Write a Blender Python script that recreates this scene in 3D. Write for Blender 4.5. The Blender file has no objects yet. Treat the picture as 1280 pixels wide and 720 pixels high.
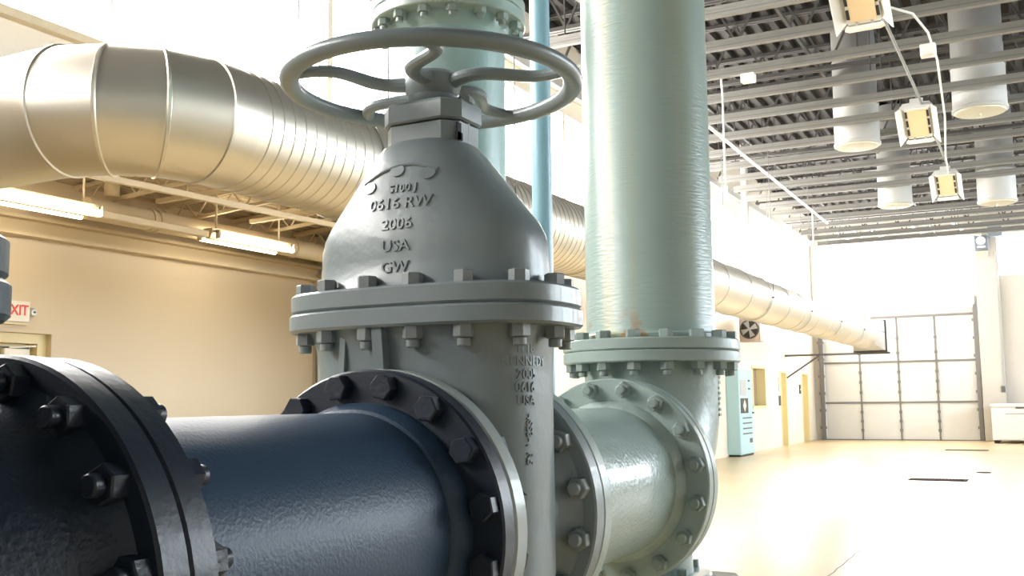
import bpy, bmesh, math, random
from mathutils import Vector, Matrix
random.seed(7)
PI = math.pi
S = bpy.context.scene
COL = S.collection
V = Vector

# ------------------------------------------------------------------ materials
def new_mat(name):
    m = bpy.data.materials.new(name); m.use_nodes = True
    return m, m.node_tree.nodes, m.node_tree.links, m.node_tree.nodes['Principled BSDF']

def paint(name, col, rough=.35, bump=.0, bscale=60, metal=0., var=.06, vscale=6, coat=0., detail=3, spec=.5):
    m, n, l, b = new_mat(name)
    tc = n.new('ShaderNodeTexCoord')
    nz = n.new('ShaderNodeTexNoise'); nz.inputs['Scale'].default_value = vscale; nz.inputs['Detail'].default_value = 5
    l.new(tc.outputs['Object'], nz.inputs['Vector'])
    mx = n.new('ShaderNodeMix'); mx.data_type = 'RGBA'
    c = V(col)
    mx.inputs['A'].default_value = (*[max(0, x*(1-var)) for x in c], 1)
    mx.inputs['B'].default_value = (*[min(1, x*(1+var)) for x in c], 1)
    l.new(nz.outputs['Fac'], mx.inputs['Factor'])
    l.new(mx.outputs['Result'], b.inputs['Base Color'])
    b.inputs['Roughness'].default_value = rough
    b.inputs['Metallic'].default_value = metal
    b.inputs['Coat Weight'].default_value = coat
    b.inputs['Specular IOR Level'].default_value = spec
    if bump > 0:
        nb = n.new('ShaderNodeTexNoise'); nb.inputs['Scale'].default_value = bscale; nb.inputs['Detail'].default_value = detail
        l.new(tc.outputs['Object'], nb.inputs['Vector'])
        bp = n.new('ShaderNodeBump'); bp.inputs['Strength'].default_value = bump; bp.inputs['Distance'].default_value = .01
        l.new(nb.outputs['Fac'], bp.inputs['Height']); l.new(bp.outputs['Normal'], b.inputs['Normal'])
    return m

def emit(name, col, strength):
    m, n, l, b = new_mat(name)
    b.inputs['Base Color'].default_value = (.8, .8, .8, 1)
    b.inputs['Emission Color'].default_value = (*col, 1)
    b.inputs['Emission Strength'].default_value = strength
    b.inputs['Roughness'].default_value = .6
    return m

def block_wall(name, col, scale=1.0, strength=.25, axis='X'):
    """painted concrete block: course lines in the bump only"""
    m, n, l, b = new_mat(name)
    tc = n.new('ShaderNodeTexCoord'); sp = n.new('ShaderNodeSeparateXYZ'); cb = n.new('ShaderNodeCombineXYZ')
    l.new(tc.outputs['Object'], sp.inputs[0])
    l.new(sp.outputs['Y' if axis == 'X' else 'X'], cb.inputs['X']); l.new(sp.outputs['Z'], cb.inputs['Y'])
    br = n.new('ShaderNodeTexBrick'); l.new(cb.outputs[0], br.inputs['Vector'])
    br.inputs['Scale'].default_value = 1; br.inputs['Brick Width'].default_value = .4; br.inputs['Row Height'].default_value = .2
    br.inputs['Mortar Size'].default_value = .006; br.inputs['Mortar Smooth'].default_value = .6
    bp = n.new('ShaderNodeBump'); bp.invert = True; bp.inputs['Strength'].default_value = strength; bp.inputs['Distance'].default_value = .006
    l.new(br.outputs['Fac'], bp.inputs['Height']); l.new(bp.outputs['Normal'], b.inputs['Normal'])
    nz = n.new('ShaderNodeTexNoise'); nz.inputs['Scale'].default_value = .8; nz.inputs['Detail'].default_value = 6
    l.new(tc.outputs['Object'], nz.inputs['Vector'])
    mx = n.new('ShaderNodeMix'); mx.data_type = 'RGBA'
    mx.inputs['A'].default_value = (*[x*.95 for x in col], 1); mx.inputs['B'].default_value = (*[min(1, x*1.04) for x in col], 1)
    l.new(nz.outputs['Fac'], mx.inputs['Factor']); l.new(mx.outputs['Result'], b.inputs['Base Color'])
    b.inputs['Roughness'].default_value = .55
    return m

def floor_mat():
    m, n, l, b = new_mat('epoxy_floor')
    tc = n.new('ShaderNodeTexCoord')
    nz = n.new('ShaderNodeTexNoise'); nz.inputs['Scale'].default_value = .55; nz.inputs['Detail'].default_value = 6
    l.new(tc.outputs['Object'], nz.inputs['Vector'])
    cr = n.new('ShaderNodeValToRGB')
    cr.color_ramp.elements[0].position = .3; cr.color_ramp.elements[0].color = (.50, .38, .20, 1)
    cr.color_ramp.elements[1].position = .7; cr.color_ramp.elements[1].color = (.57, .45, .255, 1)
    l.new(nz.outputs['Fac'], cr.inputs['Fac']); l.new(cr.outputs['Color'], b.inputs['Base Color'])
    b.inputs['Roughness'].default_value = .30
    b.inputs['Specular IOR Level'].default_value = .45
    nb = n.new('ShaderNodeTexNoise'); nb.inputs['Scale'].default_value = 3.0; nb.inputs['Detail'].default_value = 3
    l.new(tc.outputs['Object'], nb.inputs['Vector'])
    bp = n.new('ShaderNodeBump'); bp.inputs['Strength'].default_value = .08; bp.inputs['Distance'].default_value = .01
    l.new(nb.outputs['Fac'], bp.inputs['Height']); l.new(bp.outputs['Normal'], b.inputs['Normal'])
    return m

def riser_mat(name, col):
    """teal paint, brushed across the pipe, with rust runs low down"""
    m, n, l, b = new_mat(name)
    tc = n.new('ShaderNodeTexCoord')
    mp = n.new('ShaderNodeMapping'); mp.inputs['Scale'].default_value = (14, 14, 90)
    l.new(tc.outputs['Object'], mp.inputs['Vector'])
    nb = n.new('ShaderNodeTexNoise'); nb.inputs['Scale'].default_value = 1.4; nb.inputs['Detail'].default_value = 3
    l.new(mp.outputs[0], nb.inputs['Vector'])
    bp = n.new('ShaderNodeBump'); bp.inputs['Strength'].default_value = .25; bp.inputs['Distance'].default_value = .006
    l.new(nb.outputs['Fac'], bp.inputs['Height']); l.new(bp.outputs['Normal'], b.inputs['Normal'])
    # rust: vertical streaks
    mp2 = n.new('ShaderNodeMapping'); mp2.inputs['Scale'].default_value = (9, 9, .35)
    l.new(tc.outputs['Object'], mp2.inputs['Vector'])
    ns = n.new('ShaderNodeTexNoise'); ns.inputs['Scale'].default_value = 1.0; ns.inputs['Detail'].default_value = 5
    l.new(mp2.outputs[0], ns.inputs['Vector'])
    cr = n.new('ShaderNodeValToRGB'); cr.color_ramp.elements[0].position = .56; cr.color_ramp.elements[1].position = .72
    cr.color_ramp.elements[1].color = (.30, .30, .30, 1); cr.color_ramp.elements[0].color = (0, 0, 0, 1)
    l.new(ns.outputs['Fac'], cr.inputs['Fac'])
    mx = n.new('ShaderNodeMix'); mx.data_type = 'RGBA'
    mx.inputs['A'].default_value = (*col, 1); mx.inputs['B'].default_value = (.50, .44, .22, 1)
    l.new(cr.outputs['Color'], mx.inputs['Factor']); l.new(mx.outputs['Result'], b.inputs['Base Color'])
    # one long yellowish run down the pipe and rust where it meets the flange
    so = n.new('ShaderNodeSeparateXYZ'); l.new(tc.outputs['Object'], so.inputs[0])
    def mth(op, a, b_):
        q = n.new('ShaderNodeMath'); q.operation = op
        for i, v_ in enumerate((a, b_)):
            if isinstance(v_, (int, float)): q.inputs[i].default_value = v_
            else: l.new(v_, q.inputs[i])
        return q.outputs[0]
    def mr(v_, a, b_):
        q = n.new('ShaderNodeMapRange'); q.interpolation_type = 'SMOOTHSTEP'; l.new(v_, q.inputs['Value'])
        q.inputs['From Min'].default_value = a; q.inputs['From Max'].default_value = b_; return q.outputs[0]
    dt = mth('ADD', mth('MULTIPLY', so.outputs['X'], -.317/.2085), mth('MULTIPLY', so.outputs['Y'], -.948/.2085))
    run = mth('MULTIPLY', mr(dt, .986, 1.0), mth('ADD', mth('MULTIPLY', ns.outputs['Fac'], .7), .1))
    mx2 = n.new('ShaderNodeMix'); mx2.data_type = 'RGBA'; l.new(run, mx2.inputs['Factor'])
    l.new(mx.outputs['Result'], mx2.inputs['A']); mx2.inputs['B'].default_value = (.60, .52, .26, 1)
    nr = n.new('ShaderNodeTexNoise'); nr.inputs['Scale'].default_value = 16; nr.inputs['Detail'].default_value = 6; l.new(tc.outputs['Object'], nr.inputs['Vector'])
    low = n.new('ShaderNodeMapRange'); l.new(so.outputs['Z'], low.inputs['Value'])
    low.inputs['From Min'].default_value = .03; low.inputs['From Max'].default_value = .14; low.inputs['To Min'].default_value = 1; low.inputs['To Max'].default_value = 0
    ru = mth('MULTIPLY', mth('MULTIPLY', low.outputs[0], mr(nr.outputs['Fac'], .50, .60)), mr(dt, .55, .95))
    mx3 = n.new('ShaderNodeMix'); mx3.data_type = 'RGBA'; l.new(ru, mx3.inputs['Factor'])
    l.new(mx2.outputs['Result'], mx3.inputs['A']); mx3.inputs['B'].default_value = (.42, .21, .06, 1)
    l.new(mx3.outputs['Result'], b.inputs['Base Color'])
    b.inputs['Roughness'].default_value = .33
    return m

M = {}
M['valve'] = paint('grey_valve_paint', (.200, .242, .256), .36, .10, 45, var=.04, coat=.15)
M['valve_light'] = paint('pale_grey_paint', (.34, .39, .38), .34, .08, 45, var=.04, coat=.15)
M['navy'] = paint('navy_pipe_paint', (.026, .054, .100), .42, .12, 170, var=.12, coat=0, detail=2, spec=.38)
M['navy_flange'] = paint('navy_flange_shaded_paint', (.012, .020, .036), .40, .08, 80, var=.15, coat=.05)  # pipe navy darkened: shade of faces turned from the light, put in the colour
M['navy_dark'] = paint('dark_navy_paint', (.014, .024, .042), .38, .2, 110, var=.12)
M['navy_grey'] = paint('slate_valve_paint', (.065, .090, .115), .42, .15, 60, var=.1)
M['teal'] = riser_mat('teal_pipe_paint', (.37, .485, .455))
M['teal_cast'] = paint('teal_casting_paint', (.335, .425, .41), .33, .12, 50, var=.05, coat=.15)
M['teal_spool'] = paint('teal_spool_paint', (.39, .49, .47), .26, .25, 80, var=.04, coat=.3)
M['teal_back'] = paint('blue_teal_pipe_paint', (.32, .46, .47), .34, .10, 60, var=.04)
M['sky_pipe'] = paint('light_blue_pipe_paint', (.26, .45, .56), .35, .08, 60, var=.04)
M['bolt'] = paint('grey_painted_bolt', (.24, .27, .275), .42, .1, 80, var=.1)
M['bolt_teal'] = paint('teal_painted_bolt', (.27, .34, .325), .42, .1, 80, var=.12)
M['bolt_navy_shaded'] = paint('navy_shaded_bolt', (.013, .021, .037), .38, .15, 80, var=.15)  # bolt navy darkened along with the shaded flange faces
M['gap_shade'] = paint('gap_shade', (.012, .012, .012), .8)  # near-black colour stands in for shade in narrow gaps
M['duct'] = paint('galvanised_duct', (.72, .67, .58), .36, .04, 40, metal=.85, var=.06, vscale=3)
M['duct_end'] = paint('galvanised_sheet', (.60, .60, .58), .42, .02, 40, metal=.8, var=.05)
M['steel_dark'] = paint('dark_roof_steel', (.055, .051, .047), .6, var=.15, spec=.2)
M['deck'] = paint('roof_deck_grey', (.040, .037, .034), .7, var=.2, vscale=1.5, spec=.12)
M['strut'] = paint('galvanised_strut', (.20, .195, .18), .5, metal=.1, var=.08, spec=.3)
M['strut_slot'] = paint('strut_slot_shadow', (.14, .135, .12), .7)
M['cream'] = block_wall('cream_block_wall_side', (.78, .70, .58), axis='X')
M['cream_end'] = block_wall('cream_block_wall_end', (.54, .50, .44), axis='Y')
M['tan_wall'] = block_wall('tan_block_wall', (.65, .54, .38), axis='X', strength=.14)
M['tan_steel'] = paint('cream_painted_steel', (.66, .55, .37), .5, var=.05)
M['tan_deck'] = paint('cream_painted_deck', (.46, .37, .25), .6, var=.06)
M['white_paint'] = paint('white_enamel', (.80, .79, .75), .4, var=.03)
M['drop_sheet'] = paint('dull_galvanised_drop', (.17, .165, .155), .5, var=.08, spec=.3)
M['drum'] = paint('pale_drum_enamel', (.44, .435, .41), .35, var=.03)
M['drum_face'] = paint('cream_diffuser_face', (.56, .54, .44), .45)
M['white_conduit'] = paint('white_conduit', (.55, .54, .50), .4, var=.03)
M['yellow'] = paint('yellow_door_paint', (.78, .66, .36), .42, var=.04)
M['door_leaf'] = paint('grey_door_paint', (.42, .38, .32), .45, var=.05)
M['panel'] = paint('overhead_door_panel', (.66, .65, .62), .42, var=.03)
M['door_steel'] = paint('door_hardware_steel', (.20, .19, .18), .5, metal=.2, var=.1)
M['grate'] = paint('dull_drain_steel', (.085, .068, .05), .95, spec=.03)
M['dark_metal'] = paint('dark_grey_metal', (.12, .115, .11), .5, metal=.3, var=.1)
M['cab_blue'] = paint('pale_blue_cabinet', (.42, .62, .66), .4, var=.03)
M['black'] = paint('black_plastic', (.03, .03, .032), .5)
M['grey_plastic'] = paint('grey_label', (.45, .45, .45), .5)
M['amber'] = paint('amber_prismatic_lens', (.80, .62, .38), .35, var=.06)
M['pink'] = paint('pinkish_housing', (.62, .50, .46), .5)
M['red_pipe'] = paint('red_brown_pipe', (.34, .13, .09), .5, var=.1)
M['blue_box'] = paint('blue_grey_box', (.16, .19, .23), .5)
M['concrete'] = paint('plain_concrete', (.42, .40, .36), .8, .3, 30, var=.1)
M['exit_face'] = paint('exit_sign_face', (.82, .76, .66), .45)
M['exit_red'] = paint('exit_letters_red', (.80, .07, .05), .5)
M['glass_brown'] = paint('brown_tinted_glass', (.30, .24, .19), .12, var=.04)
M['floor'] = floor_mat()
M['day'] = emit('daylight_window_pane', (1.0, .97, .93), 15.0)
M['day_dim'] = emit('daylight_window_pane_far', (.80, .91, 1.0), 8.0)
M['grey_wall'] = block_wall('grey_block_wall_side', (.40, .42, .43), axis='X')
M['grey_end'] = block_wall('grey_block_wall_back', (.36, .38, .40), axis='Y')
M['tube'] = emit('fluorescent_tube', (1.0, .90, .70), 8.0)
M['frame'] = paint('white_window_frame', (.75, .73, .68), .45)

# ------------------------------------------------------------------ helpers
ORG = {}
def org(p):
    return V(ORG.get(p.name, (0, 0, 0))) if p else V((0, 0, 0))

def tag(o, label=None, cat=None, group=None, kind=None):
    if label: o['label'] = label
    if cat: o['category'] = cat
    if group: o['group'] = group
    if kind: o['kind'] = kind
    return o

def thing(name, label, cat, loc=(0, 0, 0), group=None, kind=None):
    o = bpy.data.objects.new(name, None); COL.objects.link(o)
    o.location = loc; o.empty_display_size = .1
    ORG[o.name] = tuple(loc)
    return tag(o, label, cat, group, kind)

def basis(d):
    d = V(d).normalized()
    a = V((0, 0, 1)) if abs(d.z) < .9 else V((1, 0, 0))
    u = d.cross(a).normalized(); w = d.cross(u).normalized()
    return d, u, w

class MB:
    def __init__(s): s.bm = bmesh.new()
    def loft(s, rings, cap=True, closed=False):
        R = [[s.bm.verts.new(p) for p in r] for r in rings]
        n = len(R[0]); k = len(R)
        for i in range(k if closed else k-1):
            a, b = R[i], R[(i+1) % k]
            for j in range(n):
                try: s.bm.faces.new((a[j], a[(j+1) % n], b[(j+1) % n], b[j]))
                except ValueError: pass
        if cap and not closed:
            s.bm.faces.new(list(reversed(R[0]))); s.bm.faces.new(R[-1])
        return s
    def box(s, lo, hi, bev=0.):
        lo, hi = V(lo), V(hi)
        if bev <= 0:
            p = [[(lo.x, lo.y, z), (hi.x, lo.y, z), (hi.x, hi.y, z), (lo.x, hi.y, z)] for z in (lo.z, hi.z)]
            return s.loft(p)
        b = bev
        def ring(z, i):
            return [(lo.x+i+b, lo.y+i, z), (hi.x-i-b, lo.y+i, z), (hi.x-i, lo.y+i+b, z), (hi.x-i, hi.y-i-b, z),
                    (hi.x-i-b, hi.y-i, z), (lo.x+i+b, hi.y-i, z), (lo.x+i, hi.y-i-b, z), (lo.x+i, lo.y+i+b, z)]
        return s.loft([ring(lo.z, b*.7), ring(lo.z+b, 0), ring(hi.z-b, 0), ring(hi.z, b*.7)])
    def obox(s, c, ax, ay, az):
        c, ax, ay, az = V(c), V(ax), V(ay), V(az)
        return s.loft([[c-ax-ay+z, c+ax-ay+z, c+ax+ay+z, c-ax+ay+z] for z in (-az, az)])
    def bar(s, a, b, w, h=None, up=(0, 0, 1)):
        """rectangular bar between points; w across, h along 'up'"""
        a, b = V(a), V(b); h = h or w
        d = (b-a).normalized(); up = V(up)
        if abs(d.dot(up)) > .95: up = V((1, 0, 0)) if abs(d.x) < .9 else V((0, 1, 0))
        x = d.cross(up).normalized()*w/2; y = x.cross(d).normalized()*h/2
        return s.loft([[p-x-y, p+x-y, p+x+y, p-x+y] for p in (a, b)])
    def lathe(s, prof, o, d, seg=48, cap=True, closed=False):
        """prof: [(radius, height along d)]"""
        d, u, w = basis(d); o = V(o)
        rings = [[o+d*h+(u*math.cos(2*PI*k/seg)+w*math.sin(2*PI*k/seg))*r for k in range(seg)] for r, h in prof]
        return s.loft(rings, cap, closed)
    def cyl(s, a, b, r, seg=24, bev=0., r2=None):
        a, b = V(a), V(b); L = (b-a).length; r2 = r if r2 is None else r2
        if bev: return s.lathe([(r-bev, 0), (r, bev), (r2, L-bev), (r2-bev, L)], a, b-a, seg)
        return s.lathe([(r, 0), (r2, L)], a, b-a, seg)
    def hexa(s, a, b, af, rot=0.):
        a, b = V(a), V(b); d, u, w = basis(b-a); L = (b-a).length; R = af/math.sqrt(3)
        def ring(h, r): return [a+d*h+(u*math.cos(PI/3*k+rot)+w*math.sin(PI/3*k+rot))*r for k in range(6)]
        c = min(af*.06, L*.2)
        return s.loft([ring(0, R), ring(L-c, R), ring(L, R*.9)])
    def tube(s, pts, r, seg=12, cap=True, ry=None, up=None, closed=False):
        """sweep; r number or list; optional elliptical section (r across, ry along up)"""
        pts = [V(p) for p in pts]; n = len(pts)
        rr = r if isinstance(r, (list, tuple)) else [r]*n
        rings = []; pu = None
        for i, p in enumerate(pts):
            if closed: d = (pts[(i+1) % n]-pts[i-1]).normalized()
            else: d = (pts[min(i+1, n-1)]-pts[max(i-1, 0)]).normalized()
            if up is not None: x = d.cross(V(up)).normalized()
            elif pu is None: x = basis(d)[1]
            else: x = (pu-d*pu.dot(d)).normalized()
            pu = x; y = x.cross(d)
            fy = (ry[i] if isinstance(ry, (list, tuple)) else ry) if ry is not None else rr[i]
            rings.append([p+x*rr[i]*math.cos(2*PI*k/seg)+y*fy*math.sin(2*PI*k/seg) for k in range(seg)])
        return s.loft(rings, cap, closed)
    def prism(s, poly, d0, d1, axis=1):
        """poly in the two other axes extruded along axis"""
        def P(q, d):
            q = list(q); q.insert(axis, d); return tuple(q)
        return s.loft([[P(q, d0) for q in poly], [P(q, d1) for q in poly]])
    def mesh(s, name, off=(0, 0, 0), ang=32):
        bmesh.ops.recalc_face_normals(s.bm, faces=s.bm.faces)
        bmesh.ops.translate(s.bm, verts=s.bm.verts, vec=-V(off))
        me = bpy.data.meshes.new(name); s.bm.to_mesh(me); s.bm.free()
        me.shade_smooth(); me.set_sharp_from_angle(angle=math.radians(ang))
        return me
    def build(s, name, mat, parent=None, loc=None, ang=32):
        """mesh given in world coordinates; becomes one object whose origin is the parent's (or loc)"""
        off = org(parent) if parent else V(loc or (0, 0, 0))
        me = s.mesh(name, off, ang); me.materials.append(M[mat] if isinstance(mat, str) else mat)
        o = bpy.data.objects.new(name, me); COL.objects.link(o)
        if parent: o.parent = parent
        else: o.location = off
        ORG[o.name] = tuple(off)
        return o

def put(name, me, parent, p, d, spin=0.):
    """place a shared mesh (built along +Z) as a part at world point p pointing along d"""
    o = bpy.data.objects.new(name, me); COL.objects.link(o); o.parent = parent
    o.location = V(p)-org(parent)
    o.rotation_euler = (V(d).to_track_quat('Z', 'Y') @ Matrix.Rotation(spin, 3, 'Z').to_quaternion()).to_euler()
    ORG[o.name] = tuple(V(p))
    return o

def copy_thing(root, delta, label=None, group=None):
    c = root.copy(); COL.objects.link(c); c.location = root.location+V(delta)
    if label: c['label'] = label
    if group: c['group'] = group
    for ch in root.children:
        k = ch.copy(); COL.objects.link(k); k.parent = c
        for g in ch.children:
            q = g.copy(); COL.objects.link(q); q.parent = k
    return c

def structure(name, mb, mat, parent=None, loc=None):
    o = mb.build(name, mat, parent, loc)
    if not parent: o['kind'] = 'structure'
    return o

def text_mesh(txt, size, depth):
    cu = bpy.data.curves.new('t', 'FONT'); cu.body = txt; cu.size = size; cu.extrude = depth
    cu.align_x = 'CENTER'; cu.align_y = 'CENTER'; cu.resolution_u = 3; cu.offset = size*.012
    ob = bpy.data.objects.new('t', cu); COL.objects.link(ob)
    dg = bpy.context.evaluated_depsgraph_get(); dg.update()
    me = bpy.data.meshes.new_from_object(ob.evaluated_get(dg))
    bpy.data.objects.remove(ob); bpy.data.curves.remove(cu)
    return me

def mapped_text(name, txt, size, depth, fn, mat, parent):
    """fn(u, v, w) -> world point"""
    me = text_mesh(txt, size, depth); off = org(parent)
    bm = bmesh.new(); bm.from_mesh(me)
    bmesh.ops.subdivide_edges(bm, edges=[e for e in bm.edges if e.calc_length() > size*.25], cuts=2)
    for v in bm.verts: v.co = V(fn(*v.co))-off
    bm.to_mesh(me); bm.free(); me.name = name
    me.materials.clear(); me.materials.append(M[mat])
    o = bpy.data.objects.new(name, me); COL.objects.link(o); o.parent = parent; ORG[o.name] = tuple(off)
    return o

def superpts(a, b, n, seg=96):
    """points of a superellipse, evenly spaced along its perimeter, from +X counter-clockwise"""
    raw = []
    for k in range(1440):
        t = 2*PI*k/1440; c, s_ = math.cos(t), math.sin(t)
        raw.append((a*math.copysign(abs(c)**(2/n), c), b*math.copysign(abs(s_)**(2/n), s_)))
    raw.append(raw[0]); L = [0]
    for i in range(1440): L.append(L[-1]+math.hypot(raw[i+1][0]-raw[i][0], raw[i+1][1]-raw[i][1]))
    out = []; j = 0
    for k in range(seg):
        t = L[-1]*k/seg
        while L[j+1] < t: j += 1
        f = (t-L[j])/max(1e-9, L[j+1]-L[j])
        out.append((raw[j][0]+(raw[j+1][0]-raw[j][0])*f, raw[j][1]+(raw[j+1][1]-raw[j][1])*f))
    return out, L[-1]

# ------------------------------------------------------------------ camera
F, YAW, PITCH, ROLL = 1280., math.radians(27.5), math.radians(6.29), math.radians(-.66)
EYE = V((0, 0, 1.55))
fv = V((-math.sin(YAW)*math.cos(PITCH), math.cos(YAW)*math.cos(PITCH), math.sin(PITCH)))
rt = V((math.cos(YAW), math.sin(YAW), 0)); up = rt.cross(fv)
RR = rt*math.cos(ROLL)+up*math.sin(ROLL); UU = up*math.cos(ROLL)-rt*math.sin(ROLL)
cam = bpy.data.cameras.new('camera'); co = bpy.data.objects.new('camera', cam); COL.objects.link(co)
cam.sensor_width = 36; cam.lens = 36*F/1280; cam.clip_start = .05; cam.clip_end = 200
mw = Matrix((RR, UU, -fv)).transposed().to_4x4(); mw.translation = EYE; co.matrix_world = mw
S.camera = co

# ------------------------------------------------------------------ setting
XL, XA, XR, YB, YE, ZD = -7.7, -10.0, 9.0, -8.0, 39.0, 8.3
YA = 12.6                                   # far end of the low alcove
T = .3
SILL, HEAD = 4.93, 6.85
structure('floor', MB().box((XA-T, YB-T, -.2), (XR+T, YE+T, 0)), 'floor')
# left wall of the hall, with the clerestory openings
wins = [(-7.2, -2.2), (-2.1, 3.4), (3.5, 9.9), (10.0, 16.9), (17.0, 25.4), (25.6, 28.45), (31.9, 37.7)]
w = MB()
w.box((XL-T, YB, 4.0), (XL, YA, SILL))
doors = [(33.5, 34.35), (36.75, 37.75)]      # personnel doors
iw = (29.9, 31.5, 1.25, 2.5)                 # inside window
y = YA
for a, b in doors:
    w.box((XL-T, y if y != YA else iw[1], 0), (XL, a, 2.42)); y = b
w.box((XL-T, y, 0), (XL, YE, 2.42))
w.box((XL-T, YA, 0), (XL, iw[0], 2.42)); w.box((XL-T, iw[0], 0), (XL, iw[1], iw[2]))
w.box((XL-T, YA, 2.42), (XL, iw[0], SILL)); w.box((XL-T, iw[0], iw[3]), (XL, iw[1], SILL)); w.box((XL-T, iw[1], 2.42), (XL, YE, SILL))
y = YB
for a, b in wins:
    w.box((XL-T, y, SILL), (XL, a, HEAD)); y = b
w.box((XL-T, y, SILL), (XL, YE, HEAD)); w.box((XL-T, YB, HEAD), (XL, YE, ZD))
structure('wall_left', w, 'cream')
for i, (a, b) in enumerate(wins):
    o = thing('window_%d' % (i+1), None, None, (XL-.15, (a+b)/2, SILL), kind='structure')
    f = MB(); n = 2
    f.box((XL-.22, a, SILL), (XL-.10, b, SILL+.06)); f.box((XL-.22, a, HEAD-.06), (XL-.10, b, HEAD))
    for k in range(n+1):
        yy = a+.02+(b-a-.04)*k/n
        f.box((XL-.22, yy-.018, SILL+.06), (XL-.12, yy+.018, HEAD-.06))
    f.build('window_frame', 'frame', o)
    MB().box((XL-.26, a, SILL), (XL-.225, b, HEAD)).build('pane', 'day', o)
structure('trim_1', MB().box((XL+.001, YB, SILL-.09), (XL+.10, YE, SILL-.01)), 'tan_steel')
structure('trim_2', MB().box((XL+.001, YB, 7.2), (XL+.16, YE, 7.34)), 'white_conduit')
# alcove
w = MB()
dA = (6.65, 7.88, 2.36)
w.box((XA-T, YB, 0), (XA, dA[0], 4.9)); w.box((XA-T, dA[1], 0), (XA, YA, 4.9)); w.box((XA-T, dA[0], dA[2]), (XA, dA[1], 4.9))
structure('wall_alcove', w, 'tan_wall')
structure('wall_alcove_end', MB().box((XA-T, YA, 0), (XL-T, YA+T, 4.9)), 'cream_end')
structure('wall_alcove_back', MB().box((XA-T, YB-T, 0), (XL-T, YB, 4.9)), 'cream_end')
# low sloped deck of the alcove: ribbed sheet, ribs running along the room
sl = .062
def zdk(x): return 4.12+sl*(x-XA)
d = MB(); prof = []; x = XA
while x < XL-T-.01:
    for dx, dz in ((0, 0), (.05, 0), (.075, .06), (.125, .06)): prof.append((x+dx, zdk(x+dx)+dz))
    x += .15
poly = prof+[(XL-T, zdk(XL-T)+.2), (XA, zdk(XA)+.2)]
d.prism(poly, YB, YA, 1)
structure('ceiling_alcove', d, 'tan_deck')
# wall beam and lintel at the top of the alcove wall
b = MB(); b.box((XA+.001, YB, 3.42), (XA+.14, YA, 3.46)); b.box((XA+.001, YB, 3.46), (XA+.05, YA, 3.60)); b.box((XA+.001, YB, 3.60), (XA+.18, YA, 3.635))
structure('trim_3', b, 'tan_steel')
structure('trim_4', MB().box((XA+.02, YA-.06, 3.30), (XL-T, YA-.001, 3.52)), 'tan_steel')
structure('trim_5', MB().box((XA+.001, YA-.05, 0), (XA+.05, YA-.001, 3.3)), 'door_leaf')
structure('trim_6', MB().box((XA+.10, YA-.05, 0), (XA+.22, YA-.001, 3.3)), 'yellow')
# end wall
DX0, DX1, DH = -7.38, -2.10, 4.40
WX0, WX1, WZ0, WZ1 = -7.40, -2.10, 4.62, 7.12
VX0, VX1, VZ0, VZ1 = -1.27, 5.0, 5.65, 7.15
w = MB()
w.box((XL-T, YE, 0), (DX0, YE+T, ZD)); w.box((DX0, YE, DH), (DX1, YE+T, WZ0)); w.box((DX0, YE, WZ1), (DX1, YE+T, ZD))
w.box((DX1, YE, 0), (VX0, YE+T, ZD)); w.box((VX0, YE, 0), (XR+T, YE+T, VZ0)); w.box((VX0, YE, VZ1), (VX1, YE+T, ZD)); w.box((VX1, YE, VZ0), (XR+T, YE+T, ZD))
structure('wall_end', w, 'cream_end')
structure('wall_pilaster', MB().box((-2.03, YE-.22, 0), (-1.30, YE-.001, 7.5), .01), 'cream_end')
for i, (x0, x1, z0, z1, nx) in enumerate(((WX0+.02, WX1, WZ0, WZ1, 4), (VX0, VX1, VZ0, VZ1, 5))):
    o = thing('window_%d' % (len(wins)+1+i), None, None, ((x0+x1)/2, YE+.1, z0), kind='structure')
    f = MB(); f.box((x0, YE+.08, z0), (x1, YE+.2, z0+.05)); f.box((x0, YE+.08, z1-.05), (x1, YE+.2, z1))
    for k in range(nx+1):
        xx = x0+.03+(x1-x0-.06)*k/nx; f.box((xx-.025, YE+.08, z0+.05), (xx+.025, YE+.2, z1-.05))
    f.build('window_frame', 'frame', o)
    MB().box((x0, YE+.205, z0), (x1, YE+.24, z1)).build('pane', 'day', o)
# overhead door
o = thing('door_1', None, None, ((DX0+DX1)/2, YE, 0), kind='structure')
p = MB(); rows = [0.02, 1.34, 2.79, 3.62, 4.38]; cols = [DX0+.04, -6.06, -4.74, -3.47, DX1-.04]
for r in range(4):
    for c in range(4):
        p.box((cols[c]+.012, YE+.03, rows[r]+.008), (cols[c+1]-.012, YE+.075, rows[r+1]-.008), .006)
p.build('door_panel', 'panel', o)
p = MB()
for r in (1, 2): p.box((DX0+.04, YE-.01, rows[r]-.035), (DX1-.04, YE+.03, rows[r]+.035))
p.box((DX0+.04, YE-.01, 4.36), (DX1-.04, YE+.03, 4.44)); p.box((DX0+.04, YE-.005, 0), (DX1-.04, YE+.03, .03))
p.build('door_rail', 'door_steel', o)
p = MB()
for c in cols[1:4]:
    p.box((c-.028, YE+.0, .03), (c+.028, YE+.032, 4.36))
    for r in (.35, .67, 1.0, 1.7, 2.07, 2.42, 3.1, 3.62): p.box((c-.05, YE-.02, r-.05), (c+.05, YE+.0, r+.05))
p.build('door_stile', 'door_steel', o)
for xx in (DX0, DX1):
    p = MB(); p.box((xx-.10, YE-.12, 0), (xx+.05, YE-.01, 4.75), .01)
    for r in range(7): p.box((xx-.14, YE-.16, .4+r*.62), (xx+.09, YE-.12, .5+r*.62))
    p.build('door_track', 'door_steel', o)
p = MB(); p.box((DX1-.02, YE-.14, 2.3), (DX1+.1, YE-.10, 5.0)); p.build('door_track', 'strut', o)
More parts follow.
